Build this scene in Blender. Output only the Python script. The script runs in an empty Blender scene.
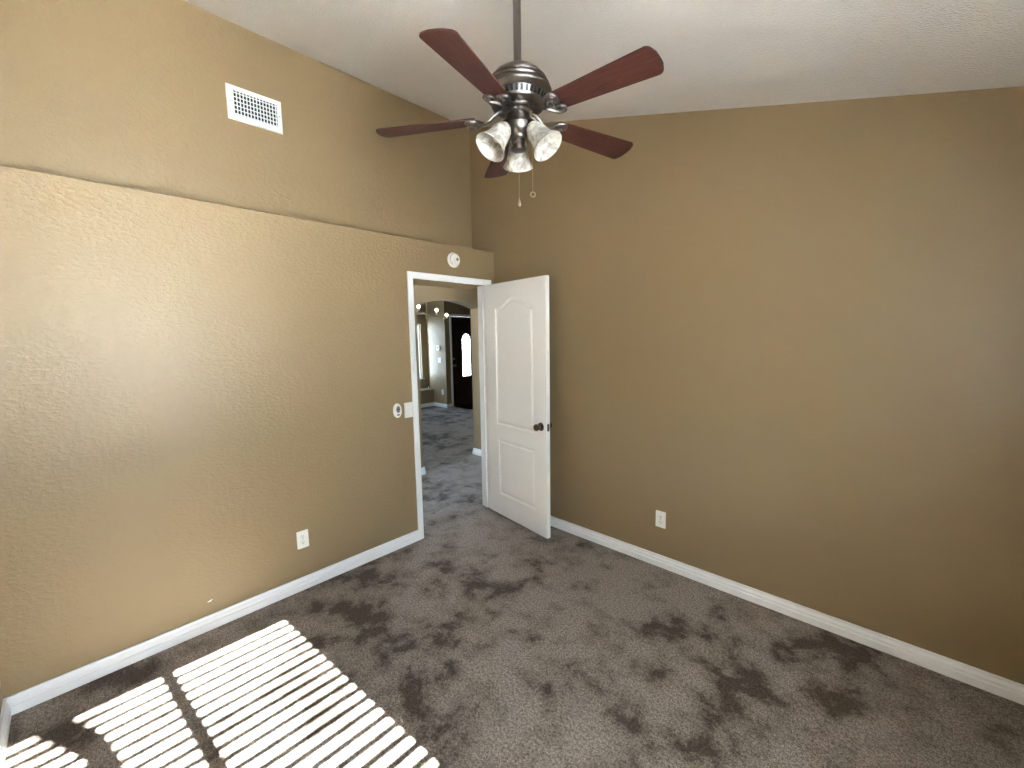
import bpy, bmesh, math, random
from mathutils import Vector, Matrix
from mathutils.geometry import tessellate_polygon

random.seed(7)
PI = math.pi
SC = bpy.context.scene
COL = SC.collection

# ------------------------------------------------------------------ camera
CAM_POS = Vector((2.7606, -2.7012, 1.6201))
YAW, PITCH, ROLL, FPX = 0.759, -0.1182, -0.0158, 422.0
fw = Vector((-math.sin(YAW), math.cos(YAW), 0)); rt = Vector((math.cos(YAW), math.sin(YAW), 0)); upv = Vector((0, 0, 1))
f2 = fw * math.cos(PITCH) + upv * math.sin(PITCH)
u2 = upv * math.cos(PITCH) - fw * math.sin(PITCH)
r3 = rt * math.cos(ROLL) + u2 * math.sin(ROLL)
u3 = u2 * math.cos(ROLL) - rt * math.sin(ROLL)
cam = bpy.data.objects.new('camera', bpy.data.cameras.new('camera'))
COL.objects.link(cam)
m = Matrix.Identity(4)
for i in range(3):
    m[i][0] = r3[i]; m[i][1] = u3[i]; m[i][2] = -f2[i]; m[i][3] = CAM_POS[i]
cam.matrix_world = m
cam.data.sensor_fit = 'HORIZONTAL'; cam.data.sensor_width = 36.0
cam.data.lens = FPX / 1024 * 36.0
cam.data.clip_start = 0.02; cam.data.clip_end = 300
SC.camera = cam

# ------------------------------------------------------------------ sky, sun, window daylight, exposure
W = bpy.data.worlds.new('sky'); SC.world = W; W.use_nodes = True
wn = W.node_tree.nodes; wl = W.node_tree.links
bg = wn['Background']
tc = wn.new('ShaderNodeTexCoord'); sx = wn.new('ShaderNodeSeparateXYZ'); cr = wn.new('ShaderNodeValToRGB')
wl.new(tc.outputs['Generated'], sx.inputs[0]); wl.new(sx.outputs['Z'], cr.inputs[0]); wl.new(cr.outputs[0], bg.inputs[0])
cr.color_ramp.elements[0].position = 0.0; cr.color_ramp.elements[0].color = (0.76, 0.88, 1.0, 1)
cr.color_ramp.elements[1].position = 0.7; cr.color_ramp.elements[1].color = (0.42, 0.64, 1.0, 1)
bg.inputs[1].default_value = 26.0

SUN_T = 0.63                                   # tangent of the sun's height
sun = bpy.data.objects.new('sun', bpy.data.lights.new('sun', 'SUN')); COL.objects.link(sun)
sun.data.energy = 278.0; sun.data.angle = math.radians(0.30); sun.data.color = (1.0, 0.995, 0.985)
sun.rotation_euler = Vector((-1, -0.081, -SUN_T)).to_track_quat('-Z', 'Y').to_euler()


def portal(name, loc, direction, sx_, sy_):
    l = bpy.data.lights.new(name, 'AREA'); l.shape = 'RECTANGLE'; l.size = sx_; l.size_y = sy_
    l.cycles.is_portal = True
    o = bpy.data.objects.new(name, l); COL.objects.link(o); o.location = loc
    o.rotation_euler = Vector(direction).to_track_quat('-Z', 'Y').to_euler()
    return o


SC.view_settings.view_transform = 'Standard'; SC.view_settings.look = 'None'
SC.view_settings.gamma = 1.0; SC.view_settings.use_curve_mapping = False
SC.view_settings.exposure = 0.28
SC.cycles.max_bounces = 14; SC.cycles.diffuse_bounces = 8; SC.cycles.use_denoising = True
SC.cycles.sample_clamp_indirect = 180.0
SC.cycles.caustics_reflective = True; SC.cycles.caustics_refractive = False

# ------------------------------------------------------------------ room constants
XW, YB = 3.48, -3.03                           # window wall, wall behind the camera
ZL, SET = 2.3423, 0.287                        # ledge height, upper wall set back
ZC, SL = 3.469, -0.276
DL, DR, DH = -0.858, -0.100, 2.046             # clear door opening
def ceil_z(x): return ZC + SL * (x + SET)
WY0, WY1, WZ0, WZ1 = -2.785, -1.68, 0.85, 2.155  # sunny window opening


# ------------------------------------------------------------------ materials
def new_mat(name):
    mt = bpy.data.materials.new(name); mt.use_nodes = True
    return mt, mt.node_tree.nodes, mt.node_tree.links, mt.node_tree.nodes['Principled BSDF']


def mat(name, color, rough=0.5, metal=0.0, spec=0.5, bump=None, var=None, emit=None):
    """bump = (scale, strength, distance, detail); var = (scale, amount)"""
    mt, n, l, b = new_mat(name)
    b.inputs['Base Color'].default_value = (*color, 1); b.inputs['Roughness'].default_value = rough
    b.inputs['Metallic'].default_value = metal; b.inputs['Specular IOR Level'].default_value = spec
    t = None
    if bump or var:
        t = n.new('ShaderNodeTexCoord')
    if var:
        nz = n.new('ShaderNodeTexNoise'); nz.inputs['Scale'].default_value = var[0]; nz.inputs['Detail'].default_value = 4
        rp = n.new('ShaderNodeValToRGB'); l.new(t.outputs['Object'], nz.inputs[0]); l.new(nz.outputs[0], rp.inputs[0])
        rp.color_ramp.elements[0].position = .3; rp.color_ramp.elements[1].position = .7
        rp.color_ramp.elements[0].color = (*[c * (1 - var[1]) for c in color], 1)
        rp.color_ramp.elements[1].color = (*[min(1, c * (1 + var[1])) for c in color], 1)
        l.new(rp.outputs[0], b.inputs['Base Color'])
    if bump:
        nz = n.new('ShaderNodeTexNoise'); nz.inputs['Scale'].default_value = bump[0]; nz.inputs['Detail'].default_value = bump[3]
        bp = n.new('ShaderNodeBump'); bp.inputs['Strength'].default_value = bump[1]; bp.inputs['Distance'].default_value = bump[2]
        l.new(t.outputs['Object'], nz.inputs[0]); l.new(nz.outputs[0], bp.inputs['Height']); l.new(bp.outputs[0], b.inputs['Normal'])
    if emit:
        b.inputs['Emission Color'].default_value = (*emit[0], 1); b.inputs['Emission Strength'].default_value = emit[1]
    return mt


def wall_paint(name, color, rough, strength):
    """satin paint over orange-peel / knock-down drywall texture"""
    mt, n, l, b = new_mat(name)
    b.inputs['Base Color'].default_value = (*color, 1); b.inputs['Roughness'].default_value = rough
    b.inputs['Specular IOR Level'].default_value = 0.42
    t = n.new('ShaderNodeTexCoord')
    n1 = n.new('ShaderNodeTexNoise'); n1.inputs['Scale'].default_value = 40; n1.inputs['Detail'].default_value = 3
    mp = n.new('ShaderNodeMapping'); mp.inputs['Scale'].default_value = (1, 1, 1.7)
    l.new(t.outputs['Object'], mp.inputs[0]); l.new(mp.outputs[0], n1.inputs[0])
    rp = n.new('ShaderNodeValToRGB'); rp.color_ramp.elements[0].position = .45; rp.color_ramp.elements[1].position = .62
    l.new(n1.outputs[0], rp.inputs[0])
    n2 = n.new('ShaderNodeTexNoise'); n2.inputs['Scale'].default_value = 210; n2.inputs['Detail'].default_value = 2
    l.new(t.outputs['Object'], n2.inputs[0])
    ad = n.new('ShaderNodeMath'); ad.operation = 'MULTIPLY_ADD'; ad.inputs[1].default_value = .25
    l.new(n2.outputs[0], ad.inputs[0]); l.new(rp.outputs[0], ad.inputs[2])
    bp = n.new('ShaderNodeBump'); bp.inputs['Strength'].default_value = strength; bp.inputs['Distance'].default_value = .0016
    l.new(ad.outputs[0], bp.inputs['Height']); l.new(bp.outputs[0], b.inputs['Normal'])
    return mt


def carpet_mat():
    mt, n, l, b = new_mat('carpet_pile')
    b.inputs['Roughness'].default_value = 1.0; b.inputs['Specular IOR Level'].default_value = 0.1
    b.inputs['Sheen Tint'].default_value = (1, .9, .8, 1); b.inputs['Sheen Weight'].default_value = 0.12; b.inputs['Sheen Roughness'].default_value = 0.5
    t = n.new('ShaderNodeTexCoord')

    def noise(scale, detail, rough=.5, dist=0.0):
        z = n.new('ShaderNodeTexNoise'); z.inputs['Scale'].default_value = scale; z.inputs['Detail'].default_value = detail
        z.inputs['Roughness'].default_value = rough; z.inputs['Distortion'].default_value = dist
        l.new(t.outputs['Object'], z.inputs[0]); return z
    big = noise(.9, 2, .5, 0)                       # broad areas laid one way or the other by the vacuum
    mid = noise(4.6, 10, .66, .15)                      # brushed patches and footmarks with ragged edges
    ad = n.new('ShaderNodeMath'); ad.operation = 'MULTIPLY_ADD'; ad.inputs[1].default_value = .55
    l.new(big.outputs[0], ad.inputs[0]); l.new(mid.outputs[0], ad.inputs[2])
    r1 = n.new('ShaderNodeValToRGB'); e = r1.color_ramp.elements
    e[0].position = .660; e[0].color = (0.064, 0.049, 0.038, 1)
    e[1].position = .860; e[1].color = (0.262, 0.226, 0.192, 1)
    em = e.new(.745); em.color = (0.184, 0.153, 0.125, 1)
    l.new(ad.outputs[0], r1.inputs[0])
    fine = noise(230, 3, .75)
    r2 = n.new('ShaderNodeValToRGB'); e = r2.color_ramp.elements
    e[0].position = .38; e[0].color = (0.28, 0.28, 0.28, 1); e[1].position = .62; e[1].color = (1.75, 1.75, 1.75, 1)
    l.new(fine.outputs[0], r2.inputs[0])
    mx = n.new('ShaderNodeMix'); mx.data_type = 'RGBA'; mx.blend_type = 'MULTIPLY'; mx.inputs[0].default_value = 1
    l.new(r1.outputs[0], mx.inputs[6]); l.new(r2.outputs[0], mx.inputs[7]); 
    tuft = noise(85, 3, .6)
    r3_ = n.new('ShaderNodeValToRGB'); e = r3_.color_ramp.elements
    e[0].position = .36; e[0].color = (0.55, 0.55, 0.55, 1); e[1].position = .58; e[1].color = (1.18, 1.18, 1.18, 1)
    l.new(tuft.outputs[0], r3_.inputs[0])
    mx2 = n.new('ShaderNodeMix'); mx2.data_type = 'RGBA'; mx2.blend_type = 'MULTIPLY'; mx2.inputs[0].default_value = 1
    l.new(mx.outputs[2], mx2.inputs[6]); l.new(r3_.outputs[0], mx2.inputs[7]); l.new(mx2.outputs[2], b.inputs['Base Color'])
    bp = n.new('ShaderNodeBump'); bp.inputs['Strength'].default_value = .9; bp.inputs['Distance'].default_value = .003
    l.new(fine.outputs[0], bp.inputs['Height'])
    bp2 = n.new('ShaderNodeBump'); bp2.inputs['Strength'].default_value = .5; bp2.inputs['Distance'].default_value = .010
    l.new(mid.outputs[0], bp2.inputs['Height']); l.new(bp.outputs[0], bp2.inputs['Normal']); l.new(bp2.outputs[0], b.inputs['Normal'])
    return mt


def wood_mat(name, dark, light, scale=(2.0, 40, 40)):
    mt, n, l, b = new_mat(name)
    b.inputs['Roughness'].default_value = .5; b.inputs['Specular IOR Level'].default_value = .3
    t = n.new('ShaderNodeTexCoord'); mp = n.new('ShaderNodeMapping'); mp.inputs['Scale'].default_value = scale
    l.new(t.outputs['Object'], mp.inputs[0])
    z = n.new('ShaderNodeTexNoise'); z.inputs['Scale'].default_value = 3.2; z.inputs['Detail'].default_value = 6; z.inputs['Roughness'].default_value = .65
    l.new(mp.outputs[0], z.inputs[0])
    r = n.new('ShaderNodeValToRGB'); r.color_ramp.elements[0].position = .3; r.color_ramp.elements[1].position = .7
    r.color_ramp.elements[0].color = (*dark, 1); r.color_ramp.elements[1].color = (*light, 1)
    l.new(z.outputs[0], r.inputs[0]); l.new(r.outputs[0], b.inputs['Base Color'])
    return mt


def alabaster_mat():
    mt, n, l, b = new_mat('alabaster_glass')
    b.inputs['Roughness'].default_value = .25
    t = n.new('ShaderNodeTexCoord')
    z = n.new('ShaderNodeTexNoise'); z.inputs['Scale'].default_value = 16; z.inputs['Detail'].default_value = 5; z.inputs['Distortion'].default_value = 2.2
    l.new(t.outputs['Object'], z.inputs[0])
    r = n.new('ShaderNodeValToRGB'); r.color_ramp.elements[0].position = .36; r.color_ramp.elements[1].position = .6
    r.color_ramp.elements[0].color = (.40, .38, .34, 1); r.color_ramp.elements[1].color = (.78, .76, .71, 1)
    l.new(z.outputs[0], r.inputs[0]); l.new(r.outputs[0], b.inputs['Base Color'])
    tr = n.new('ShaderNodeBsdfTranslucent'); l.new(r.outputs[0], tr.inputs[0])
    ms = n.new('ShaderNodeMixShader'); ms.inputs[0].default_value = .45
    l.new(b.outputs[0], ms.inputs[1]); l.new(tr.outputs[0], ms.inputs[2]); l.new(ms.outputs[0], n['Material Output'].inputs[0])
    return mt


def glass_mat(name):
    mt, n, l, b = new_mat(name)
    tr = n.new('ShaderNodeBsdfTransparent'); tr.inputs[0].default_value = (.93, .95, .94, 1)
    gl = n.new('ShaderNodeBsdfGlossy'); gl.inputs['Roughness'].default_value = .02
    ms = n.new('ShaderNodeMixShader'); ms.inputs[0].default_value = .06
    l.new(tr.outputs[0], ms.inputs[1]); l.new(gl.outputs[0], ms.inputs[2]); l.new(ms.outputs[0], n['Material Output'].inputs[0])
    return mt


TAN = wall_paint('tan_satin_paint', (0.262, 0.190, 0.103), .40, .55)
TANR = wall_paint('tan_paint_smooth', (0.262, 0.188, 0.100), .42, .18)
TANH = wall_paint('tan_hall_paint', (0.262, 0.190, 0.104), .45, .3)
FLATTAN = mat('flat_tan_paint', (0.36, 0.27, 0.155), .95, spec=.05)
CEIL = mat('ceiling_texture', (0.66, 0.63, 0.60), .95, spec=.2, bump=(120, .8, .006, 3))
WHITE = mat('white_semigloss', (0.82, 0.83, 0.84), .32)
DOORW = mat('white_door_paint', (0.87, 0.865, 0.85), .38, bump=(160, .12, .001, 3))
PLASTIC = mat('white_plastic', (0.82, 0.81, 0.78), .35)
VENTW = mat('white_enamel', (0.74, 0.76, 0.78), .4)
DARK = mat('dark_slot', (0.012, 0.012, 0.012), .7)
GREYP = mat('grey_plastic', (0.16, 0.16, 0.16), .5)
NICKEL = mat('satin_nickel', (0.40, 0.36, 0.33), .30, metal=1.0)
KNOB = mat('antique_nickel', (0.19, 0.165, 0.15), .22, metal=1.0)
PEWTER = mat('brushed_pewter', (0.20, 0.18, 0.168), .33, metal=1.0)
PEWTERD = mat('dark_pewter', (0.13, 0.115, 0.105), .38, metal=1.0)
MAHOG = wood_mat('mahogany_blade', (0.026, 0.0075, 0.0055), (0.078, 0.024, 0.017))
DOORWOOD = wood_mat('dark_entry_wood', (0.012, 0.0045, 0.003), (0.032, 0.012, 0.007), (30, 30, 2))
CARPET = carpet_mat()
ALAB = alabaster_mat()
GLASS = glass_mat('window_glass')
BULBG = mat('frosted_bulb', (0.85, 0.82, 0.74), .25)
BULBLIT = mat('lit_bulb', (1, .9, .7), .3, emit=((1.0, .86, .62), 14))
BRASS = mat('aged_brass', (0.55, 0.42, 0.22), .3, metal=1.0)
CHAIN = mat('chain_metal', (0.45, 0.38, 0.28), .35, metal=1.0)
SLATM = mat('satin_aluminium_blind', (0.93, 0.93, 0.93), .20, metal=.9)
CONC = mat('patio_concrete', (0.60, 0.58, 0.55), .9, var=(3, .12))
MATM = mat('black_mat', (0.010, 0.009, 0.009), 1.0, spec=0.0, bump=(200, .6, .004, 2))
BARK = mat('blocker_bark', (0.12, 0.085, 0.06), .9, bump=(40, .8, .01, 4))
LEAF = mat('blocker_leaf', (0.05, 0.10, 0.03), .6)


# ------------------------------------------------------------------ mesh helpers
def V(*a): return Vector(a)


class MB:
    def __init__(s): s.bm = bmesh.new(); s.M = Matrix.Identity(4)

    def v(s, p): return s.bm.verts.new(s.M @ Vector(p))

    def face(s, vs):
        try: return s.bm.faces.new(vs)
        except ValueError: return None

    def box(s, a, b):
        x0, y0, z0 = a; x1, y1, z1 = b
        vs = [s.v((x, y, z)) for x in (x0, x1) for y in (y0, y1) for z in (z0, z1)]
        for f in ((0, 1, 3, 2), (4, 6, 7, 5), (0, 4, 5, 1), (2, 3, 7, 6), (0, 2, 6, 4), (1, 5, 7, 3)):
            s.face([vs[i] for i in f])
        return s

    def prism(s, pts, fn0, fn1, holes=()):
        """extrude a 2D polygon (with holes); fn0/fn1 map (a,b) to the two end points"""
        loops = [list(pts)] + [list(h) for h in holes]
        rings = [([s.v(fn0(*p)) for p in lp], [s.v(fn1(*p)) for p in lp]) for lp in loops]
        tris = tessellate_polygon([[Vector((p[0], p[1], 0)) for p in lp] for lp in loops])
        flat0 = [v for r in rings for v in r[0]]; flat1 = [v for r in rings for v in r[1]]
        for t in tris:
            s.face([flat0[i] for i in t]); s.face([flat1[i] for i in reversed(t)])
        for a, b in rings:
            k = len(a)
            for i in range(k): s.face([a[i], a[(i + 1) % k], b[(i + 1) % k], b[i]])
        return s

    def lathe(s, prof, seg=32, c=(0, 0, 0)):
        """prof: list of (radius, z)"""
        rings = []
        for r, z in prof:
            if r < 1e-6: rings.append([s.v((c[0], c[1], c[2] + z))])
            else: rings.append([s.v((c[0] + r * math.cos(2 * PI * k / seg), c[1] + r * math.sin(2 * PI * k / seg), c[2] + z)) for k in range(seg)])
        for a, b in zip(rings, rings[1:]):
            for k in range(seg):
                j = (k + 1) % seg
                if len(a) == 1 and len(b) == 1: continue
                if len(a) == 1: s.face([a[0], b[j], b[k]])
                elif len(b) == 1: s.face([a[k], a[j], b[0]])
                else: s.face([a[k], a[j], b[j], b[k]])
        return s

    def tube(s, pts, rad, seg=10, cap=True, flat=1.0):
        pts = [Vector(p) for p in pts]
        rads = rad if isinstance(rad, (list, tuple)) else [rad] * len(pts)
        n = len(pts); rings = []; prev = None
        for i, p in enumerate(pts):
            d = (pts[min(i + 1, n - 1)] - pts[max(i - 1, 0)]).normalized()
            if prev is None:
                a = Vector((0, 0, 1)) if abs(d.z) < .9 else Vector((1, 0, 0))
                x = d.cross(a).normalized()
            else:
                x = (prev - d * prev.dot(d)).normalized()
            prev = x; y = d.cross(x)
            rings.append([s.v(p + (x * math.cos(2 * PI * k / seg) + y * math.sin(2 * PI * k / seg) * flat) * rads[i]) for k in range(seg)])
        for a, b in zip(rings, rings[1:]):
            for k in range(seg):
                j = (k + 1) % seg; s.face([a[k], a[j], b[j], b[k]])
        if cap: s.face(list(reversed(rings[0]))); s.face(rings[-1])
        return s

    def ball(s, c, r, seg=16, sz=1.0):
        n = seg // 2
        return s.lathe([(r * math.sin(PI * i / n), -r * sz * math.cos(PI * i / n)) for i in range(n + 1)], seg, c)

    def build(s, name, material, parent=None, smooth=False, bevel=0.0, loc=None, rot=None, angle=40):
        bmesh.ops.remove_doubles(s.bm, verts=s.bm.verts, dist=1e-6)
        bmesh.ops.recalc_face_normals(s.bm, faces=s.bm.faces)
        me = bpy.data.meshes.new(name); s.bm.to_mesh(me); s.bm.free()
        mats = material if isinstance(material, (list, tuple)) else [material]
        for mm in mats: me.materials.append(mm)
        o = bpy.data.objects.new(name, me); COL.objects.link(o)
        if smooth:
            for p in me.polygons: p.use_smooth = True
            me.set_sharp_from_angle(angle=math.radians(angle))
        if bevel:
            bv = o.modifiers.new('bevel', 'BEVEL'); bv.width = bevel; bv.segments = 2; bv.limit_method = 'ANGLE'; bv.angle_limit = math.radians(40)
        if parent: o.parent = parent
        if loc: o.location = loc
        if rot: o.rotation_euler = rot
        return o


def thing(name, label, cat, loc=(0, 0, 0), rz=0.0, group=None):
    o = bpy.data.objects.new(name, None); COL.objects.link(o)
    o.empty_display_size = .05
    o.location = loc; o.rotation_euler = (0, 0, rz)
    o['label'] = label; o['category'] = cat
    if group: o['group'] = group
    return o


def tag(o, label, cat, group=None):
    o['label'] = label; o['category'] = cat
    if group: o['group'] = group
    return o


def struct(o, label, cat):
    o['kind'] = 'structure'; o['label'] = label; o['category'] = cat
    return o


def rrect(w, h, r, n=5, cx=0, cz=0):
    pts = []
    for sx_, sz_, a0 in ((1, 1, 0), (-1, 1, 90), (-1, -1, 180), (1, -1, 270)):
        for k in range(n + 1):
            a = math.radians(a0 + 90 * k / n)
            pts.append((cx + sx_ * (w / 2 - r) + r * math.cos(a), cz + sz_ * (h / 2 - r) + r * math.sin(a)))
    return pts


# ================================================================== ROOM SHELL
b = MB(); b.box((-7.0, -5.0, -.15), (XW + .12, 6.0, 0))
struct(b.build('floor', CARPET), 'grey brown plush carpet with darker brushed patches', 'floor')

b = MB()
b.prism([(-.45, ceil_z(-.45)), (XW + .12, ceil_z(XW + .12)), (XW + .12, ceil_z(XW + .12) + .1), (-.45, ceil_z(-.45) + .1)],
        lambda x, z: (x, YB - .12, z), lambda x, z: (x, .12, z))
struct(b.build('ceiling', CEIL), 'sloping off white textured ceiling', 'ceiling')

# left wall: thick lower part with the door opening and a ledge on top, thin upper part set back
RL, RR, RT = DL - .014, DR + .014, DH + .014
b = MB()
b.prism([(YB - .12, 0), (RL, 0), (RL, DH + .03), (RR, DH + .03), (RR, 0), (0.0, 0), (0.0, ZL - .006), (YB - .12, ZL - .006)],
        lambda y, z: (0, y, z), lambda y, z: (-.12, y, z))
b.box((-.006, YB - .12, ZL - .006), (-.41, 0, ZL))            # ledge board, soft front edge
b.prism([(-.006, ZL), (0, ZL - .006), (-.006, ZL - .006)], lambda x, z: (x, YB - .12, z), lambda x, z: (x, 0, z))
b.box((-.36, YB - .12, DH + .03), (-.12, 0, ZL - .006))
b.box((-.36, YB - .12, 0), (-.12, RL - .02, DH + .002))
b.box((-.41, YB - .12, ZL), (-SET, .12, ceil_z(-.41) + .03))
struct(b.build('wall_left', TAN), 'tan textured wall with ledge, doorway and recessed upper part', 'wall')

b = MB()
b.prism([(0, 0), (XW + .12, 0), (XW + .12, ceil_z(XW + .12) + .02), (-SET, ceil_z(-SET) + .02), (-SET, ZL), (0, ZL)],
        lambda x, z: (x, 0, z), lambda x, z: (x, .12, z))
struct(b.build('wall_right', TANR), 'plain tan wall to the right of the open door', 'wall')

b = MB()
b.prism([(YB, 0), (0, 0), (0, ceil_z(XW) + .02), (YB, ceil_z(XW) + .02)], lambda y, z: (XW, y, z), lambda y, z: (XW + .12, y, z),
        holes=[[(WY0, WZ0), (WY1, WZ0), (WY1, WZ1), (WY0, WZ1)]])
struct(b.build('wall_window', TAN), 'tan wall holding the sunny window', 'wall')

b = MB()
b.prism([(-.02, 0), (XW + .12, 0), (XW + .12, ceil_z(XW + .12) + .02), (-SET, ceil_z(-SET) + .02), (-SET, ZL), (-.02, ZL)],
        lambda x, z: (x, YB, z), lambda x, z: (x, YB - .12, z))
struct(b.build('wall_back', TAN), 'tan wall behind the camera', 'wall')


CW, CT = .047, .016
b = MB(); b.box((-.36, RL - .02, DH + .002), (-.016, 0, DH + .03))
struct(b.build('trim_5', FLATTAN), 'tan painted drywall head over the doorway', 'trim')

# baseboards: stepped colonial profile
BBP = [(0, 0), (.016, 0), (.017, .038), (.008, .040), (.006, .049), (.0145, .051), (.0145, .057), (.012, .060), (.0050, .068), (.0035, .075), (.010, .0765), (.010, .083), (0, .083)]
def baseboard(name, p0, p1, nrm, label, e0=0.0, e1=0.0):
    p0 = Vector(p0); p1 = Vector(p1); nrm = Vector(nrm); d = (p1 - p0).normalized()
    b = MB()
    b.prism(BBP, lambda t, z: p0 + nrm * t + V(0, 0, z) + d * (t * e0), lambda t, z: p1 + nrm * t + V(0, 0, z) - d * (t * e1))
    return struct(b.build(name, WHITE), label, 'baseboard')


baseboard('baseboard_left', (0, YB, 0), (0, DL - CW, 0), (1, 0, 0), 'white moulded baseboard along the left wall, left of the doorway', 1)
baseboard('baseboard_right', (0, 0, 0), (XW, 0, 0), (0, -1, 0), 'white moulded baseboard along the right wall, behind the door', 1, 1)
baseboard('baseboard_back', (0, YB, 0), (XW, YB, 0), (0, 1, 0), 'white baseboard of the wall behind the camera, at the left edge of the photo', 1, 1)
baseboard('baseboard_window', (XW, YB, 0), (XW, 0, 0), (-1, 0, 0), 'white baseboard below the sunny window', 1, 1)

# door casing (mitred) and jamb
CW, CT = .047, .016
def casing_profile():
    return [(0, 0), (0, .009), (.008, .014), (.024, .014), (.038, CT), (CW, CT), (CW, 0)]   # (across from opening edge, thickness)
b = MB()
pr = casing_profile()
for (fa, fb) in ((lambda c, t: (t, DL - c, 0), lambda c, t: (t, DL - c, DH + c)),
                 (lambda c, t: (t, DL - c, DH + c), lambda c, t: (t, DR + c, DH + c)),
                 (lambda c, t: (t, DR + c, DH + c), lambda c, t: (t, DR + c, 0))):
    b.prism(pr, fa, fb)
struct(b.build('trim_1', WHITE), 'white moulded casing round the bedroom doorway', 'door casing')
b = MB()
JD = -.117
b.box((0, RL, 0), (JD, DL, DH)); b.box((0, DR, 0), (JD, RR, DH))
# head jamb with a wavy paint line along its back edge
N = 24
front = [(.0, DL - .013), (.0, DR + .013)]
wav = []
for k in range(N + 1):
    y = DR + .013 + (DL - DR - .026) * k / N
    wav.append((-.014 - .012 * math.sin(k * 1.9) * random.random() - (.006 if k in (8, 9, 10) else 0), y))
b.prism(front + wav, lambda x, y: (x, y, DH), lambda x, y: (x, y, DH + .013))
b.box((-.045, DL, 0), (-.075, DL + .011, DH)); b.box((-.045, DR - .011, 0), (-.075, DR, DH))
struct(b.build('trim_2', WHITE), 'white jamb lining the bedroom doorway', 'door jamb')

# ================================================================== BEDROOM DOOR (opened into the room)
A = 1.4325
DW, DT, DZ0, DZ1 = .762, .035, .018, 2.042
hp = V(.028, -.1366, 0)
du = V(math.sin(A), -math.cos(A), 0); dn = V(-math.cos(A), -math.sin(A), 0)     # along the slab, and out of the face we see
drz = math.atan2(du.y, du.x)


def panel_loop(x0, x1, z0, z1, arch, n=14):
    pts = [(x0, z0), (x1, z0), (x1, z1)]
    if arch:
        xm = (x0 + x1) / 2
        for k in range(1, 2 * n):
            t = 1 - k / n                                  # +1 .. -1 along the head, right to left
            s_ = .5 * (1 + math.cos(PI * min(1, abs(t) / .86)))
            pts.append((xm + t * (x1 - x0) / 2, z1 + arch * s_))
    pts.append((x0, z1))
    return pts


def inset(pts, d):
    n = len(pts); out = []
    for i in range(n):
        p0, p1, p2 = Vector(pts[i - 1]), Vector(pts[i]), Vector(pts[(i + 1) % n])
        a = (p1 - p0).normalized(); c = (p2 - p1).normalized()
        na = Vector((-a.y, a.x)); nc = Vector((-c.y, c.x))
        bis = (na + nc); k = bis.length
        bis = bis / k if k > 1e-6 else na
        out.append(tuple(p1 + bis * (d / max(.4, bis.dot(na)))))
    return out


def door_face(b, side):
    """moulded two panel face; side -1 faces local -y, +1 faces local +y"""
    y0 = 0.0 if side < 0 else DT
    loops = [panel_loop(.128, .625, .835, 1.838, .078), panel_loop(.148, .632, .208, .712, 0)]
    outer = [(0, DZ0), (DW, DZ0), (DW, DZ1), (0, DZ1)]
    def lay(lp, dep): return [b.v((x, y0 - side * dep, z)) for x, z in lp]
    tri = tessellate_polygon([[Vector((x, z, 0)) for x, z in lp] for lp in [outer] + loops])
    flat = []
    for lp in [outer] + loops: flat += lay(lp, 0)
    for t in tri: b.face([flat[i] for i in t])
    for lp in loops:
        steps = [(0, 0), (.004, .0008), (.009, .0075), (.016, .0105), (.023, .0105), (.035, .0030), (.040, .0024)]
        prev = None
        for d_, dep in steps:
            cur = lay(inset(lp, d_), dep)
            if prev:
                for i in range(len(cur)): b.face([prev[i], prev[(i + 1) % len(cur)], cur[(i + 1) % len(cur)], cur[i]])
            prev = cur
        il = inset(lp, steps[-1][0])
        for t in tessellate_polygon([[Vector((x, z, 0)) for x, z in il]]): b.face([prev[i] for i in t])


door = thing('door_1', 'white two panel bedroom door with arched upper panel, standing open', 'door', (hp.x, hp.y, 0), drz)
door['kind'] = 'structure'
b = MB(); door_face(b, -1); door_face(b, 1)
for q in (((0, 0, DZ0), (DW, 0, DZ0), (DW, DT, DZ0), (0, DT, DZ0)), ((0, 0, DZ1), (DW, 0, DZ1), (DW, DT, DZ1), (0, DT, DZ1)),
          ((0, 0, DZ0), (0, DT, DZ0), (0, DT, DZ1), (0, 0, DZ1)), ((DW, 0, DZ0), (DW, DT, DZ0), (DW, DT, DZ1), (DW, 0, DZ1))):
    b.face([b.v(p) for p in q])
b.build('door_panel', DOORW, door)
KX, KZ = .700, .905
for s_, yb in ((-1, 0), (1, DT)):
    b = MB(); b.M = Matrix.Translation((KX, yb, KZ)) @ Matrix.Rotation(-s_ * PI / 2, 4, 'X')
    b.lathe([(0, 0), (.033, 0), (.033, .004), (.028, .008), (.014, .010), (.0115, .014), (.0115, .026), (.018, .031), (.0265, .040), (.0275, .050), (.024, .059), (.013, .064), (0, .065)], 28)
    b.build('door_knob', KNOB, door, smooth=True)
b = MB(); b.box((DW, .006, KZ - .028), (DW + .0015, DT - .006, KZ + .028)); b.prism([(0, -.008), (.011, .008), (0, .008)], lambda x, z: (DW + .001 + x, .012, KZ + z), lambda x, z: (DW + .001 + x, .024, KZ + z))
b.build('latch', PEWTERD, door)
for z in (.24, 1.03, 1.82):
    b = MB(); b.M = Matrix.Translation((-.007, DT + .002, z)); b.lathe([(0, -.045), (.006, -.045), (.006, .045), (0, .045)], 10)
    b.box((0, -.012, -.044), (.008, -.001, .044))
    b.build('hinge', NICKEL, door)


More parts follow.
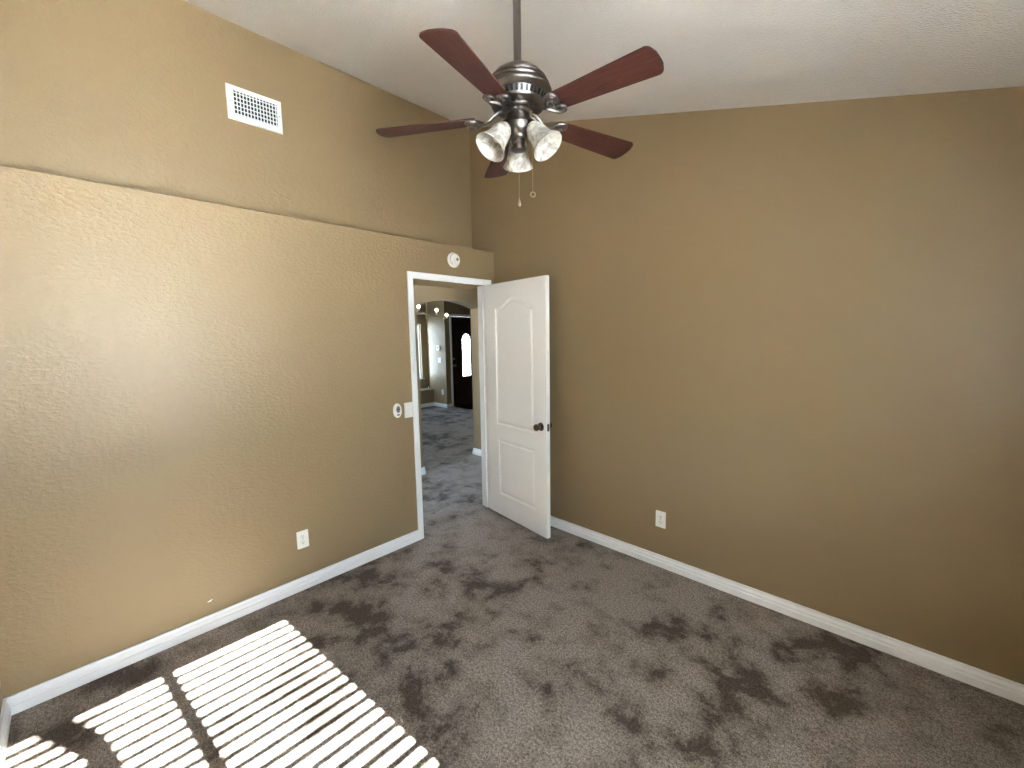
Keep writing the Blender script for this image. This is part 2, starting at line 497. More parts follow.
# ================================================================== SUNNY WINDOW (outside the frame, gives the striped sunlight)
def window_unit(name, label, axis, pos, a0, a1, z0, z1, depth, mull, sgn):
    """axis 'x': wall plane x = pos, spans y; axis 'y': wall plane y = pos, spans x. sgn: outward direction"""
    P = (lambda a, z, d: (pos + sgn * d, a, z)) if axis == 'x' else (lambda a, z, d: (a, pos + sgn * d, z))
    w = thing(name, label, 'window'); w['kind'] = 'structure'
    d0, d1 = depth * .55, depth * .9
    b = MB(); fr = .03
    holes = []
    cuts = [a0, mull, a1] if mull else [a0, a1]
    for i in range(len(cuts) - 1):
        l_ = cuts[i] + (fr if i == 0 else .024); r_ = cuts[i + 1] - (fr if i == len(cuts) - 2 else .024)
        holes.append([(l_, z0 + fr), (r_, z0 + fr), (r_, z1 - fr), (l_, z1 - fr)])
    b.prism([(a0, z0), (a1, z0), (a1, z1), (a0, z1)], lambda a, z: P(a, z, d0), lambda a, z: P(a, z, d1), holes=holes)
    b.build('window_frame', WHITE, w)
    for h in holes:
        b = MB(); b.prism(h, lambda a, z: P(a, z, (d0 + d1) / 2 - .002), lambda a, z: P(a, z, (d0 + d1) / 2 + .002)); b.build('window_pane', GLASS, w)
    b = MB(); b.prism([(a0 - .04, z0 - .02), (a1 + .04, z0 - .02), (a1 + .04, z0), (a0 - .04, z0)], lambda a, z: P(a, z, -.03), lambda a, z: P(a, z, d0)); b.build('window_sill', WHITE, w)
    return w


window_unit('window_1', 'white framed sliding window letting in the low sun', 'x', XW, WY0, WY1, WZ0, WZ1, .12, -2.240, 1)

# blind with open tilted slats, hanging inside the reveal
bl = thing('window_blind', 'white horizontal slat blind with open tilted slats in the sunny window', 'blind', (XW + .028, (WY0 + WY1) / 2, WZ1), 0)
hw = (WY1 - WY0) / 2 - .008
b = MB(); b.box((-.026, -hw, -.045), (.026, hw, 0)); b.build('headrail', SLATM, bl, bevel=.003)
PITCHS, TILT = .0450, math.radians(2.5)
b = MB(); k = 0
z = -.086
while z > -(WZ1 - WZ0) + .03:
    pr = []
    for t in range(7):
        u = (t / 6 - .5) * .038; c = .0009 * (1 - (2 * t / 6 - 1) ** 2)
        pr.append((u, c + .0012))
    for t in range(6, -1, -1):
        u = (t / 6 - .5) * .038; c = .0009 * (1 - (2 * t / 6 - 1) ** 2)
        pr.append((u, c - .0012))
    ct, st = math.cos(TILT), math.sin(TILT)
    pts = [(u * ct - c * st, z + u * st + c * ct) for u, c in pr]
    b.prism(pts, lambda x, zz: (x, -hw, zz), lambda x, zz: (x, hw, zz))
    z -= PITCHS
sl = b.build('slats', SLATM, bl)
b = MB(); b.box((-.024, -hw, z + .01), (.024, hw, z + .025)); b.build('bottom_rail', SLATM, bl)
b = MB()
for y in (-hw * .82, 0.0, hw * .82):
    for x in (-.024, .024): b.tube([(x, y, -.045), (x, y, z + .02)], .0009, 6)
b.build('ladder_cord', SLATM, bl)
b = MB(); b.tube([(-.034, hw - .08, -.02), (-.036, hw - .08, -.62)], .004, 8); b.build('tilt_wand', SLATM, bl)
portal('portal_window', (XW + .13, (WY0 + WY1) / 2, (WZ0 + WZ1) / 2), (-1, 0, 0), WY1 - WY0, WZ1 - WZ0)

# outside: paved ground and an added unseen blocker that shades a band of the window
b = MB(); b.box((XW + .13, -14, -.25), (26, 12, -.12))
struct(b.build('ground_1', CONC), 'pale concrete patio outside the sunny window', 'ground')


# ================================================================== CEILING FAN
FS = .889                                      # size against a 52 inch fan
FX, FY, FZ = CAM_POS.x + FS * (1.4067 - CAM_POS.x), CAM_POS.y + FS * (-1.2059 - CAM_POS.y), CAM_POS.z + FS * (2.44 - CAM_POS.z)
fan = thing('ceiling_fan', 'brushed pewter ceiling fan with five dark mahogany blades and three glass shades', 'ceiling fan', (FX, FY, FZ))
fan.scale = (FS, FS, FS)
def fz(z): return z - 2.44
cz = (ceil_z(FX) - FZ) / FS                     # ceiling height in the fan's own units
b = MB()
b.M = Matrix.Translation((0, 0, cz)) @ Matrix.Rotation(math.atan(-SL), 4, 'Y')
b.lathe([(0, 0), (.070, 0), (.072, -.006), (.066, -.022), (.050, -.040), (.034, -.048), (0, -.049)], 36)
b.build('canopy', PEWTER, fan, smooth=True)
b = MB(); b.lathe([(0, cz - .03), (.0175, cz - .03), (.0175, fz(2.79)), (0, fz(2.79))], 20); b.build('downrod', PEWTER, fan, smooth=True)
b = MB()
b.lathe([(0, .366), (.024, .366), (.029, .361), (.029, .350), (.036, .345), (.062, .338), (.086, .327), (.104, .314), (.116, .300), (.119, .292), (.126, .290),
         (.130, .285), (.128, .279), (.122, .276), (.130, .273), (.139, .268), (.142, .262), (.139, .257), (.134, .254), (.142, .251), (.149, .245), (.151, .238), (.149, .232)], 56)
b.build('motor_housing', PEWTER, fan, smooth=True, angle=25)
b = MB()
b.lathe([(.149, .232), (.141, .224), (.131, .218), (.128, .217), (.117, .193), (.120, .190), (.117, .184), (.104, .179), (.078, .176), (.074, .176), (.074, .168), (.066, .164), (0, .164)], 56)
mh = b.build('motor_bowl', PEWTER, fan, smooth=True, angle=25)
b = MB()
for k in range(36):
    b.M = Matrix.Rotation(2 * PI * k / 36, 4, 'Z') @ Matrix.Translation((.1225, 0, .205)) @ Matrix.Rotation(.43, 4, 'Y')
    b.box((-.003, -.0055, -.0115), (.0022, .0055, .0115))
b.build('vent_slots', DARK, mh)
b = MB()
b.lathe([(0, .166), (.056, .166), (.059, .161), (.059, .150), (.055, .147), (.056, .128), (.063, .116), (.068, .104), (.066, .090), (.057, .076), (.046, .066), (.040, .060), (.038, .050),
         (.032, .046), (.031, .030), (.027, .026), (.027, .014), (.033, .010), (.033, .002), (.016, -.004), (0, -.005)], 40)
b.build('switch_housing', PEWTER, fan, smooth=True, angle=30)


# blades with scrolled arms
def blade_outline():
    pts = []
    def corner(cx, cy, r, a0, a1, n=6):
        for k in range(n + 1):
            a = math.radians(a0 + (a1 - a0) * k / n); pts.append((cx + r * math.cos(a), cy + r * math.sin(a)))
    R0, R1, w0, w1 = .190, .655, .051, .071
    corner(R0 + .012, -w0 + .012, .012, 180, 262)
    corner(R1 - .034, -w1 + .026, .026, -82, -18)
    for k in range(1, 6): pts.append((R1 - .004 * ((k / 3 - 1) ** 2), -w1 + .026 + (2 * w1 - .052) * k / 6))
    corner(R1 - .034, w1 - .026, .026, 18, 82)
    corner(R0 + .012, w0 - .012, .012, 98, 180)
    return pts


def spiral(cx, cy, r0, r1, a0, a1, n=18):
    return [(cx + (r0 + (r1 - r0) * k / n) * math.cos(math.radians(a0 + (a1 - a0) * k / n)), cy + (r0 + (r1 - r0) * k / n) * math.sin(math.radians(a0 + (a1 - a0) * k / n))) for k in range(n + 1)]


BZ = fz(2.558)
BM = Matrix.Translation((.60, 0, 0)) @ Matrix.Rotation(math.radians(2.6), 4, 'Y') @ Matrix.Translation((-.60, 0, 0)) @ Matrix.Rotation(math.radians(-11), 4, 'X')   # droop and pitch
for k in range(5):
    a = .0139 + 2 * PI * k / 5
    b = MB(); b.M = BM
    b.prism(blade_outline(), lambda x, y: (x, y, -.003), lambda x, y: (x, y, .003))
    bo = b.build('blade', MAHOG, fan, bevel=.0015, loc=(0, 0, BZ), rot=(0, 0, a))
    b = MB()
    # stem out of the flywheel under the motor, dropping to the blade
    b.tube([(.066, 0, .052), (.092, 0, .048), (.112, 0, .034), (.130, 0, .016), (.152, 0, .009), (.190, 0, .007)], [.011, .010, .009, .0085, .0085, .007], 12, flat=.7)
    b.M = BM
    for s_ in (1, -1):
        arm = [(.150, 0, -.011), (.160, s_ * .006, -.012), (.168, s_ * .018, -.012), (.176, s_ * .034, -.012), (.188, s_ * .047, -.012), (.204, s_ * .0545, -.0115)]
        sp = spiral(.212, s_ * .032, .0245, .0065, s_ * 84, s_ * 84 - s_ * 430, 34)
        arm += [(x, y, -.011) for x, y in sp[1:]]
        n_ = len(arm)
        b.tube(arm, [.0078 - .0030 * i / n_ for i in range(n_)], 10)
        b.ball((sp[-1][0], sp[-1][1], -.011), .0060, 10)
    b.prism(rrect(.060, .020, .009, cx=.200, cz=0), lambda x, y: (x, y, -.0055), lambda x, y: (x, y, -.003))
    for x in (.196, .222): b.ball((x, 0, -.006), .004, 8)
    b.build('blade_arm', PEWTER, fan, smooth=True, loc=(0, 0, BZ), rot=(0, 0, a))

# three tulip shades
SH_AZ = [math.radians(d) for d in (134, 254, 13)]
for az in SH_AZ:
    tilt = math.radians(38)
    neck = V(.066 * math.cos(az), .066 * math.sin(az), .088)
    # local +z points from the rim back to the neck: shade opens downwards and outwards
    ax = V(math.sin(tilt) * math.cos(az), math.sin(tilt) * math.sin(az), -math.cos(tilt))
    q = (-ax).to_track_quat('Z', 'Y').to_euler()
    b = MB()
    ks = 1.13
    outer = [(.021, .004), (.026, -.004), (.033, -.016), (.038, -.034), (.041, -.056), (.045, -.076), (.053, -.096), (.0615, -.110), (.064, -.1145)]
    inner = [(r - .0035, z_ + .001) for r, z_ in reversed(outer[:-1])]
    b.lathe([(r * ks, z_ * ks) for r, z_ in outer + [(.063, -.1165)] + inner], 40)
    so = b.build('lamp_shade', ALAB, fan, smooth=True, loc=neck, rot=q, angle=80)
    b = MB(); b.lathe([(0, -.030), (.0, -.083), ], 8)
    b = MB(); b.lathe([(0, -.022), (.012, -.024), (.013, -.034), (.020, -.046), (.025, -.058), (.025, -.066), (.019, -.078), (.009, -.084), (0, -.085)], 20)
    b.build('bulb', BULBG, so, smooth=True)
    b = MB(); b.lathe([(0, .030), (.016, .030), (.022, .022), (.026, .008), (.028, -.004), (.027, -.008), (.020, -.006), (.014, -.022), (0, -.022)], 24)
    b.build('socket_cup', PEWTERD, so, smooth=True)
    b = MB()
    d = V(math.cos(az), math.sin(az), 0)
    p0 = V(0, 0, .080) + d * .045; p3 = neck - ax * .024
    b.tube([p0, p0 + d * .014 + V(0, 0, .014), p3 - ax * .012, p3], .0085, 10); b.build('light_arm', PEWTERD, fan, smooth=True)

# pull chains
for (cx, cy, z0, z1, fob) in ((0.0, 0.0, -.004, fz(2.235), 'drop'), (.045, .043, .13, fz(2.262), 'ring')):
    b = MB(); b.tube([(cx, cy, z0), (cx, cy, z1)], .0010, 6)
    zz = z0
    while zz > z1: b.ball((cx, cy, zz), .0017, 6); zz -= .0085
    if fob == 'drop':
        b.lathe([(0, .002), (.0025, 0), (.0035, -.008), (.0065, -.018), (.0078, -.026), (.006, -.033), (0, -.036)], 14, (cx, cy, z1))
    else:
        ring = [(cx + .011 * math.cos(t * PI / 10) * .72, cy + .011 * math.cos(t * PI / 10) * .69, z1 - .011 + .011 * math.sin(t * PI / 10)) for t in range(21)]
        b.tube(ring, .0024, 8)
    b.build('pull_chain', CHAIN, fan, smooth=True)


# ================================================================== THINGS ON THE WALLS (local: x along wall, -y out of the wall)
def duplex_outlet(label, loc, rz, group=None):
    t = thing('wall_outlet', label, 'outlet', loc, rz, group)
    b = MB()
    holes = [rrect(.028, .026, .0085, cz=s_ * .0195) for s_ in (1, -1)]
    b.prism(rrect(.070, .115, .004), lambda x, z: (x, 0, z), lambda x, z: (x, -.0045, z), holes=holes)
    b.build('cover_plate', PLASTIC, t, bevel=.0012)
    for s_ in (1, -1):
        b = MB(); b.prism(rrect(.0272, .0252, .008, cz=s_ * .0195), lambda x, z: (x, 0, z), lambda x, z: (x, -.0036, z))
        so = b.build('socket', PLASTIC, t)
        b = MB(); c = s_ * .0195
        for x, h in ((-.0063, .0085), (.0063, .0065)): b.box((x - .0012, -.0040, c + .002 - h / 2), (x + .0012, -.0034, c + .002 + h / 2))
        b.M = Matrix.Translation((0, -.0034, c - .0075)) @ Matrix.Rotation(PI / 2, 4, 'X'); b.lathe([(0, 0), (.0026, 0), (.0026, .0006), (0, .0006)], 12)
        b.build('slots', DARK, so)
    b = MB(); b.M = Matrix.Translation((0, -.0045, 0)) @ Matrix.Rotation(PI / 2, 4, 'X'); b.lathe([(0, 0), (.003, 0), (.002, .001), (0, .001)], 12)
    b.build('screw', NICKEL, t)
    return t


duplex_outlet('white duplex outlet low on the left wall, left of the doorway', (0, -1.8025 + .035, .2744 + .0575), PI / 2, None)
duplex_outlet('white duplex outlet low on the right wall, right of the open door', (1.552 + .035, 0, .2829 + .0575), 0, None)

t = thing('light_switch', 'white rocker light switch beside the left casing of the doorway', 'light switch', (0, -.9786 + .035, .9991 + .0575), PI / 2)
b = MB(); b.prism(rrect(.070, .115, .004), lambda x, z: (x, 0, z), lambda x, z: (x, -.005, z), holes=[rrect(.034, .068, .002)]); b.build('cover_plate', PLASTIC, t, bevel=.0012)
b = MB(); b.prism([(0, -.033), (-.0045, -.033), (-.0025, 0), (-.0062, .033), (0, .033)], lambda y, z: (-.0163, y, z), lambda y, z: (.0163, y, z)); b.build('rocker', PLASTIC, t)

t = thing('wall_control', 'white oval wall control with dark round button, left of the light switch', 'wall control', (0, -1.042, 1.066), PI / 2)
b = MB()
ov = [(.033 * math.cos(k * PI / 20), .054 * math.sin(k * PI / 20)) for k in range(40)]
pv = None
for s_, d_ in ((1, 0), (1, -.012), (.96, -.016), (.86, -.0185), (.0, -.019)):
    cur = [b.v((x * s_, d_, z_ * s_)) for x, z_ in ov] if s_ else [b.v((0, d_, 0))]
    if pv:
        for i in range(40):
            j = (i + 1) % 40
            b.face([pv[i], pv[j], cur[j], cur[i]] if len(cur) > 1 else [pv[i], pv[j], cur[0]])
    pv = cur
b.build('casing', PLASTIC, t, smooth=True)
b = MB(); b.prism([(.0165 * math.cos(k * PI / 12), .010 + .026 * math.sin(k * PI / 12)) for k in range(24)], lambda x, z: (x, -.017, z), lambda x, z: (x, -.0198, z)); b.build('button', GREYP, t)
b = MB(); b.prism([(.005 * math.cos(k * PI / 12), .010 + .007 * math.sin(k * PI / 12)) for k in range(24)], lambda x, z: (x, -.019, z), lambda x, z: (x, -.0206, z)); b.build('button_centre', DARK, t)
b = MB(); b.prism(rrect(.022, .010, .004, cz=-.031), lambda x, z: (x, -.016, z), lambda x, z: (x, -.0192, z)); b.build('slot', DARK, t)

# smoke detector above the door
t = thing('smoke_detector', 'round white smoke detector on the wall above the doorway', 'smoke detector', (0, -.462, 2.222), PI / 2)
b = MB(); b.M = Matrix.Rotation(PI / 2, 4, 'X')
b.lathe([(0, 0), (.059, 0), (.060, .008), (.058, .011), (.055, .012), (.055, .017), (.052, .024), (.043, .031), (.027, .034), (0, .035)], 40)
b.build('housing', PLASTIC, t, smooth=True)
b = MB()
for k in range(24):
    a = 2 * PI * k / 24
    if 5 < k < 9: continue
    b.M = Matrix.Rotation(a, 4, 'Y') @ Matrix.Translation((.049, -.0272, 0)); b.box((-.004, -.001, -.003), (.004, .001, .003))
b.build('grille_slots', GREYP, t)
b = MB(); b.M = Matrix.Translation((.016, -.0335, .004)) @ Matrix.Rotation(PI / 2, 4, 'X'); b.lathe([(0, 0), (.012, 0), (.011, .003), (0, .0035)], 20); b.build('test_button', GREYP, t)

# air register high on the upper wall
VW, VH = .3031, .1962
t = thing('air_vent', 'white rectangular air register high on the upper left wall', 'air vent', (-SET, -1.9015 + VW / 2, 2.9192 + VH / 2), PI / 2)
iw, ih = .250, .142
b = MB()
hole = [(-iw / 2, -ih / 2), (iw / 2, -ih / 2), (iw / 2, ih / 2), (-iw / 2, ih / 2)]
b.prism([(-VW / 2, -VH / 2), (VW / 2, -VH / 2), (VW / 2, VH / 2), (-VW / 2, VH / 2)], lambda x, z: (x, 0, z), lambda x, z: (x * .965, -.011, z * .95), holes=[hole])
b.build('frame', VENTW, t)
b = MB(); b.box((-iw / 2, -.0008, -ih / 2), (iw / 2, -.0002, ih / 2)); b.build('duct_backing', DARK, t)
for k in range(14):
    x = -iw / 2 + iw * (k + .5) / 14
    b = MB(); b.M = Matrix.Translation((x, -.006, 0)) @ Matrix.Rotation(math.radians(12), 4, 'Z')
    b.box((-.0021, -.0015, -ih / 2), (.0021, .0035, ih / 2)); b.build('louver', VENTW, t)
b = MB()
for k in range(6):
    z = -ih / 2 + ih * (k + .5) / 6
    b.box((-iw / 2, -.0035, z - .0026), (iw / 2, -.0012, z + .0026))
b.build('cross_vanes', VENTW, t)
for s_ in (-1, 1):
    b = MB(); b.M = Matrix.Translation((s_ * .134, -.0108, 0)) @ Matrix.Rotation(PI / 2, 4, 'X'); b.lathe([(0, 0), (.0042, 0), (.003, .0012), (0, .0014)], 12); b.build('screw', NICKEL, t)

# small chip of white on the left wall near the baseboard
b = MB(); b.prism([(-.011, -.003), (.001, -.004), (.012, .003), (.010, .006), (-.002, .002), (-.010, .001)], lambda x, z: (x, 0, z), lambda x, z: (x, -.0008, z))
tag(b.build('paint_chip', PLASTIC, loc=(0, -2.277, .161), rot=(0, 0, PI / 2)), 'tiny white paint chip low on the left wall just above the baseboard', 'paint chip')

# ================================================================== HALL AND FRONT ROOM seen through the doorway
HX0, HX1 = -1.31, -1.49                  # arched wall, near and far face
AY0, AY1 = .060, 1.008                    # arched opening
HC = 2.50
SKX0, SKX1, SKY0, SKY1, SKT = -.86, -.45, -.25, .55, HC + .50      # skylight shaft, added unseen to brighten the hall
b = MB(); b.prism([(-6.2, -3.2), (-.36, -3.2), (-.36, 6.0), (-6.2, 6.0)], lambda x, y: (x, y, HC), lambda x, y: (x, y, HC + .1), holes=[[(SKX0, SKY0), (SKX1, SKY0), (SKX1, SKY1), (SKX0, SKY1)]])
struct(b.build('ceiling_hall', CEIL), 'hall ceiling beyond the doorway', 'ceiling')
b = MB(); b.prism([(SKX0 - .05, SKY0 - .05), (SKX1 + .05, SKY0 - .05), (SKX1 + .05, SKY1 + .05), (SKX0 - .05, SKY1 + .05)], lambda x, y: (x, y, HC + .1), lambda x, y: (x, y, SKT),
                  holes=[[(SKX0, SKY0), (SKX1, SKY0), (SKX1, SKY1), (SKX0, SKY1)]])
struct(b.build('added_skylight', WHITE), 'white skylight shaft added above the hall to brighten it, outside the frame', 'skylight')
b = MB()
arch = []
n = 20
sp_z, rise = 1.95, .088
for k in range(n + 1):
    t_ = k / n
    arch.append((AY0 + (AY1 - AY0) * t_, sp_z + rise * (1 - (2 * t_ - 1) ** 2)))
b.prism([(-3.2, 0), (AY0, 0)] + arch + [(AY1, HC), (-3.2, HC)], lambda y, z: (HX0, y, z), lambda y, z: (HX1, y, z))
struct(b.build('wall_arch', TANH), 'tan hall wall with a wide arched opening', 'wall')
b = MB(); b.box((HX1, AY1, 0), (-.12, AY1 + .12, HC))
struct(b.build('wall_hall', TANH), 'tan wall at the end of the hall, right of the arch', 'wall')
b = MB(); b.box((-.36, .12, 0), (-.12, AY1, HC)); b.box((-.12, .12, 0), (0, AY1, HC))
struct(b.build('wall_hall_side', TANH), 'tan wall of the hall beside the bedroom', 'wall')
baseboard('baseboard_arch', (HX0, -3.2, 0), (HX0, AY0, 0), (1, 0, 0), 'white baseboard left of the hall arch', 0, -1)
b = MB(); b.box((HX0 + .0001, AY0, 0), (HX1, AY0 + .020, .083)); struct(b.build('baseboard_arch_end', WHITE), 'white baseboard wrapping the arch edge', 'baseboard')
baseboard('baseboard_hall', (-.12, AY1, 0), (HX1, AY1, 0), (0, -1, 0), 'white baseboard at the end of the hall, right of the arch', 0, -1)

# front room
FDX = -4.70                              # entry door wall
LWY = 3.05                               # bright return wall
BAYX = -5.18
ED0, ED1, EDH = 3.235, 4.15, 2.025
b = MB()
b.prism([(LWY, 0), (ED0, 0), (ED0, EDH), (ED1, EDH), (ED1, 0), (6.0, 0), (6.0, HC), (LWY, HC)], lambda y, z: (FDX, y, z), lambda y, z: (FDX - .12, y, z))
b.box((FDX - .12, LWY, 0), (BAYX - .12, LWY + .12, HC))
struct(b.build('wall_entry', TANH), 'tan wall with the dark front door and a bright corner', 'wall')
b = MB()
b.box((BAYX, -3.2, 0), (BAYX - .12, LWY, .365))
b.box((BAYX + .015, -3.2, .365), (BAYX - .42, LWY + .12, .39))
WBX = BAYX - .37
b.prism([(-3.2, .39), (3.6, .39), (3.6, HC), (-3.2, HC)], lambda y, z: (WBX, y, z), lambda y, z: (WBX - .1, y, z), holes=[[(2.62, .62), (3.01, .62), (3.01, 1.88), (2.62, 1.88)]])
b.prism([(BAYX, LWY), (BAYX - .12, LWY + .12), (WBX, 3.45), (WBX, 3.18)], lambda x, y: (x, y, .39), lambda x, y: (x, y, HC))
struct(b.build('wall_bay', TANH), 'tan wall with a low ledge under a bright window', 'wall')
window_unit('window_2', 'bright narrow slice of the front room window', 'x', WBX, 2.62, 3.01, .62, 1.88, .10, None, -1)
portal('portal_bay', (WBX - .11, 2.815, 1.25), (1, 0, 0), .38, 1.24)
b = MB(); b.prism([(-6.2, 0), (-.36, 0), (-.36, HC), (-6.2, HC)], lambda x, z: (x, -3.2, z), lambda x, z: (x, -3.3, z),
                  holes=[[(-4.2, .6), (-3.2, .6), (-3.2, 2.0), (-4.2, 2.0)], [(-1.2, .35), (-.45, .35), (-.45, 2.2), (-1.2, 2.2)]])
struct(b.build('wall_far', TANH), 'far wall of the front room with added windows', 'wall')
window_unit('added_window_front', 'wide added window lighting the front room, outside the frame', 'y', -3.2, -4.2, -3.2, .6, 2.0, .10, -3.7, -1)  # added opening, lets daylight onto the return wall
window_unit('added_window_hall', 'narrow added window lighting the hall, outside the frame', 'y', -3.2, -1.2, -.45, .35, 2.2, .10, None, -1)  # added opening at the unseen hall end, brightens the hall
portal('portal_front', (-3.7, -3.32, 1.3), (0, 1, 0), 1.0, 1.4)
portal('portal_hall', (-.82, -3.32, 1.28), (0, 1, 0), .75, 1.85)
b = MB(); b.box((-6.2, 5.9, 0), (-1.2, 6.0, HC)); b.box((-1.49, AY1 + .12, 0), (-1.37, 5.9, HC))
struct(b.build('wall_front_room', TANH), 'tan walls closing the front room', 'wall')
baseboard('baseboard_entry', (FDX, LWY - .014, 0), (FDX, ED0 - .06, 0), (1, 0, 0), 'white baseboard left of the dark front door')
baseboard('baseboard_corner', (FDX + .014, LWY, 0), (BAYX, LWY, 0), (0, -1, 0), 'white baseboard under the bright return wall', 0, 1)
baseboard('baseboard_bay', (BAYX, -3.2, 0), (BAYX, LWY, 0), (1, 0, 0), 'white baseboard under the window ledge', 0, 1)
b = MB(); b.box((-9.0, -12, -.30), (-6.9, 12, -.16)); b.box((-6.9, -12, -.30), (XW + .13, -5.0, -.16))
struct(b.build('ground_2', CONC), 'pale paving outside the front windows', 'ground')

# entry door
b = MB()
for (fa, fb) in ((lambda c, t_: (FDX + t_, ED0 - c, 0), lambda c, t_: (FDX + t_, ED0 - c, EDH + c)),
                 (lambda c, t_: (FDX + t_, ED0 - c, EDH + c), lambda c, t_: (FDX + t_, ED1 + c, EDH + c)),
                 (lambda c, t_: (FDX + t_, ED1 + c, EDH + c), lambda c, t_: (FDX + t_, ED1 + c, 0))):
    b.prism(casing_profile(), fa, fb)
struct(b.build('trim_3', WHITE), 'white casing round the dark front door', 'door casing')
ed = thing('door_2', 'dark wood front door with a bright arched glass light', 'door', (FDX - .03, ED0 + .004, 0), PI / 2); ed['kind'] = 'structure'
EW = ED1 - ED0 - .008
gx0, gx1, gz0, gz1 = .315, .595, .665, 1.60
ar = [(gx0, gz0), (gx1, gz0)] + [((gx0 + gx1) / 2 + (gx1 - gx0) / 2 * math.cos(PI * k / 16), gz1 - .10 + .14 * math.sin(PI * k / 16)) for k in range(17)]
b = MB(); b.prism([(0, .001), (EW, .001), (EW, EDH - .004), (0, EDH - .004)], lambda x, z: (x, 0, z), lambda x, z: (x, .044, z), holes=[ar]); b.build('door_panel', DOORWOOD, ed)
b = MB(); b.prism(inset(ar, -.022), lambda x, z: (x, -.008, z), lambda x, z: (x, .001, z), holes=[inset(ar, .004)])
for px0, px1, pz0, pz1 in ((.12, .40, .16, .54), (.51, .79, .16, .54)):
    lp = [(px0, pz0), (px1, pz0), (px1, pz1), (px0, pz1)]
    b.prism(lp, lambda x, z: (x, -.006, z), lambda x, z: (x, .001, z), holes=[inset(lp, .02)])
b.build('moulding', DOORWOOD, ed)
b = MB(); b.prism(ar, lambda x, z: (x, .020, z), lambda x, z: (x, .025, z)); b.build('door_glass', GLASS, ed)
b = MB(); b.M = Matrix.Translation((.065, 0, .93)) @ Matrix.Rotation(PI / 2, 4, 'X')
b.lathe([(0, 0), (.03, 0), (.028, .008), (.012, .012), (.012, .035), (.026, .045), (.027, .058), (.015, .066), (0, .067)], 20); b.build('door_knob', NICKEL, ed, smooth=True)
b = MB(); b.M = Matrix.Translation((.065, 0, 1.08)) @ Matrix.Rotation(PI / 2, 4, 'X')
b.lathe([(0, 0), (.028, 0), (.026, .010), (.012, .014), (0, .014)], 20); b.build('deadbolt', NICKEL, ed, smooth=True)

b = MB(); b.prism(rrect(.55, .95, .04, cx=FDX + .30, cz=(ED0 + ED1) / 2 + .03), lambda x, y: (x, y, 0.0), lambda x, y: (x, y, .014))
tag(b.build('door_mat', MATM), 'black mat on the carpet in front of the dark front door', 'mat')

# plates on the bright return wall
t = thing('thermostat', 'small white thermostat on the bright wall beside the front door, above the switch', 'thermostat', (-4.943, LWY, 1.33), 0)
b = MB(); b.prism(rrect(.12, .115, .008), lambda x, z: (x, 0, z), lambda x, z: (x, -.024, z)); b.build('body', PLASTIC, t, bevel=.003)
b = MB(); b.prism(rrect(.06, .035, .004, cz=.015), lambda x, z: (x, -.0238, z), lambda x, z: (x, -.0248, z)); b.build('display', GREYP, t)
t = thing('light_switch', 'white double light switch on the bright wall below the thermostat', 'light switch', (-4.915, LWY, 1.06), 0)
b = MB(); b.prism(rrect(.116, .115, .004), lambda x, z: (x, 0, z), lambda x, z: (x, -.005, z)); b.build('cover_plate', PLASTIC, t, bevel=.0012)
for x in (-.024, .024):
    b = MB(); b.box((x - .016, -.0075, -.033), (x + .016, -.004, .033)); b.build('rocker', PLASTIC, t)
duplex_outlet('white outlet low on the bright wall beside the dark front door', (-4.845, LWY, .345), 0, None)

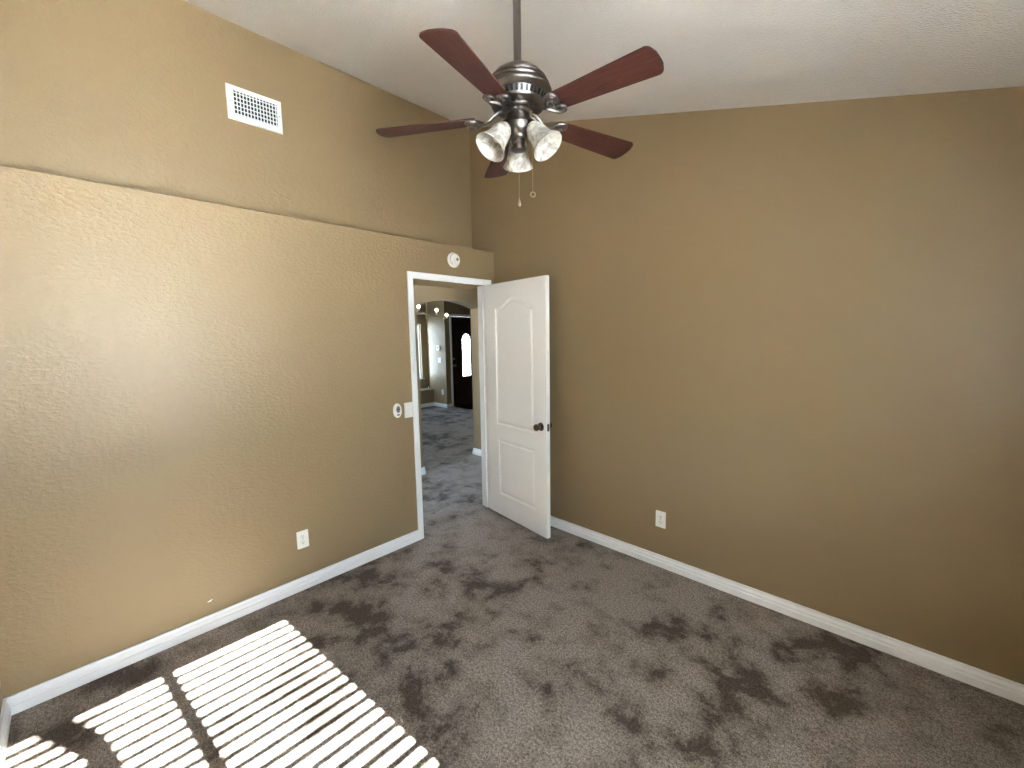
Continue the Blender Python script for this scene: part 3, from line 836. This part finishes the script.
# chandelier in the front room
CH = V(-3.30, 1.60, 1.98)
ch = thing('chandelier', 'brass chandelier with small glowing bulbs hanging beyond the hall arch', 'chandelier', tuple(CH))
b = MB(); b.lathe([(0, HC - CH.z), (.06, HC - CH.z), (.055, HC - CH.z - .02), (.012, HC - CH.z - .03), (.008, HC - CH.z - .04), (.008, .06), (.018, .05), (.012, .035), (.022, .01), (.022, -.03), (.010, -.05), (.016, -.07), (.008, -.10), (0, -.13)], 20)
b.build('stem', BRASS, ch, smooth=True)
for k in range(6):
    a = math.radians((-57, -6.5, 53.5, 113.5, 173.5, 233.5)[k]); dz = (.035, -.02, -.09, -.05, 0, .04)[k]
    b = MB()
    b.tube([(.015, 0, 0), (.10, 0, .004 + dz * .3), (.20, 0, .006 + dz * .7), (.30, 0, .004 + dz), (.335, 0, .012 + dz)], .0045, 10)
    b.lathe([(0, .008), (.016, .012), (.019, .020), (.009, .024), (.008, .040), (0, .040)], 16, (.335, 0, dz)); b.build('arm', BRASS, ch, smooth=True, rot=(0, 0, a))
    b = MB(); b.lathe([(0, .038), (.010, .042), (.022, .056), (.026, .070), (.022, .085), (.010, .095), (0, .097)], 16, (.335, 0, dz)); b.build('bulb', BULBLIT if k < 3 else BULBG, ch, smooth=True, rot=(0, 0, a))

# ================================================================== added unseen blocker outside the sunny window, standing in for an arm's shadow
def sun_back(p, x):
    k = (x - p[0]); return V(x, p[1] + .081 * k, p[2] + SUN_T * k)
spine = [(.10, -2.975), (.243, -2.882), (.345, -2.835), (.48, -2.775), (.60, -2.748), (.9, -2.715), (1.3, -2.68)]
TX = XW + .75
pts = [sun_back((x, y, 0), TX) for x, y in spine]
pts = [pts[0] + (pts[0] - pts[1]) * 2.2] + pts + [V(TX, pts[-1].y + .03, -.12)]
blocker = thing('arm_shadow_blocker', 'slender added blocker outside the sunny window, casting the curved shadow band', 'blocker', (TX, pts[-1].y, -.12))
base = V(TX, pts[-1].y, -.12)
b = MB(); b.tube([p - base for p in pts], [.024, .040, .045, .045, .044, .042, .040, .042, .048], 12); b.build('blocker_stem', BARK, blocker, smooth=True)
top = pts[0] - base
b = MB()
for k in range(420):
    d = V(random.gauss(0, 1), random.gauss(0, 1), random.gauss(0, 1)).normalized() * random.uniform(.05, .42)
    c = top + V(.25, -.1, .42) + V(d.x, d.y, d.z * .8)
    x = V(random.gauss(0, 1), random.gauss(0, 1), random.gauss(0, 1)).normalized(); y = x.orthogonal().normalized()
    vs = [b.v(c + x * .05), b.v(c + y * .02), b.v(c - x * .05), b.v(c - y * .02)]; b.face(vs)
o = b.build('blocker_leaves', LEAF, blocker); o['kind'] = 'stuff'
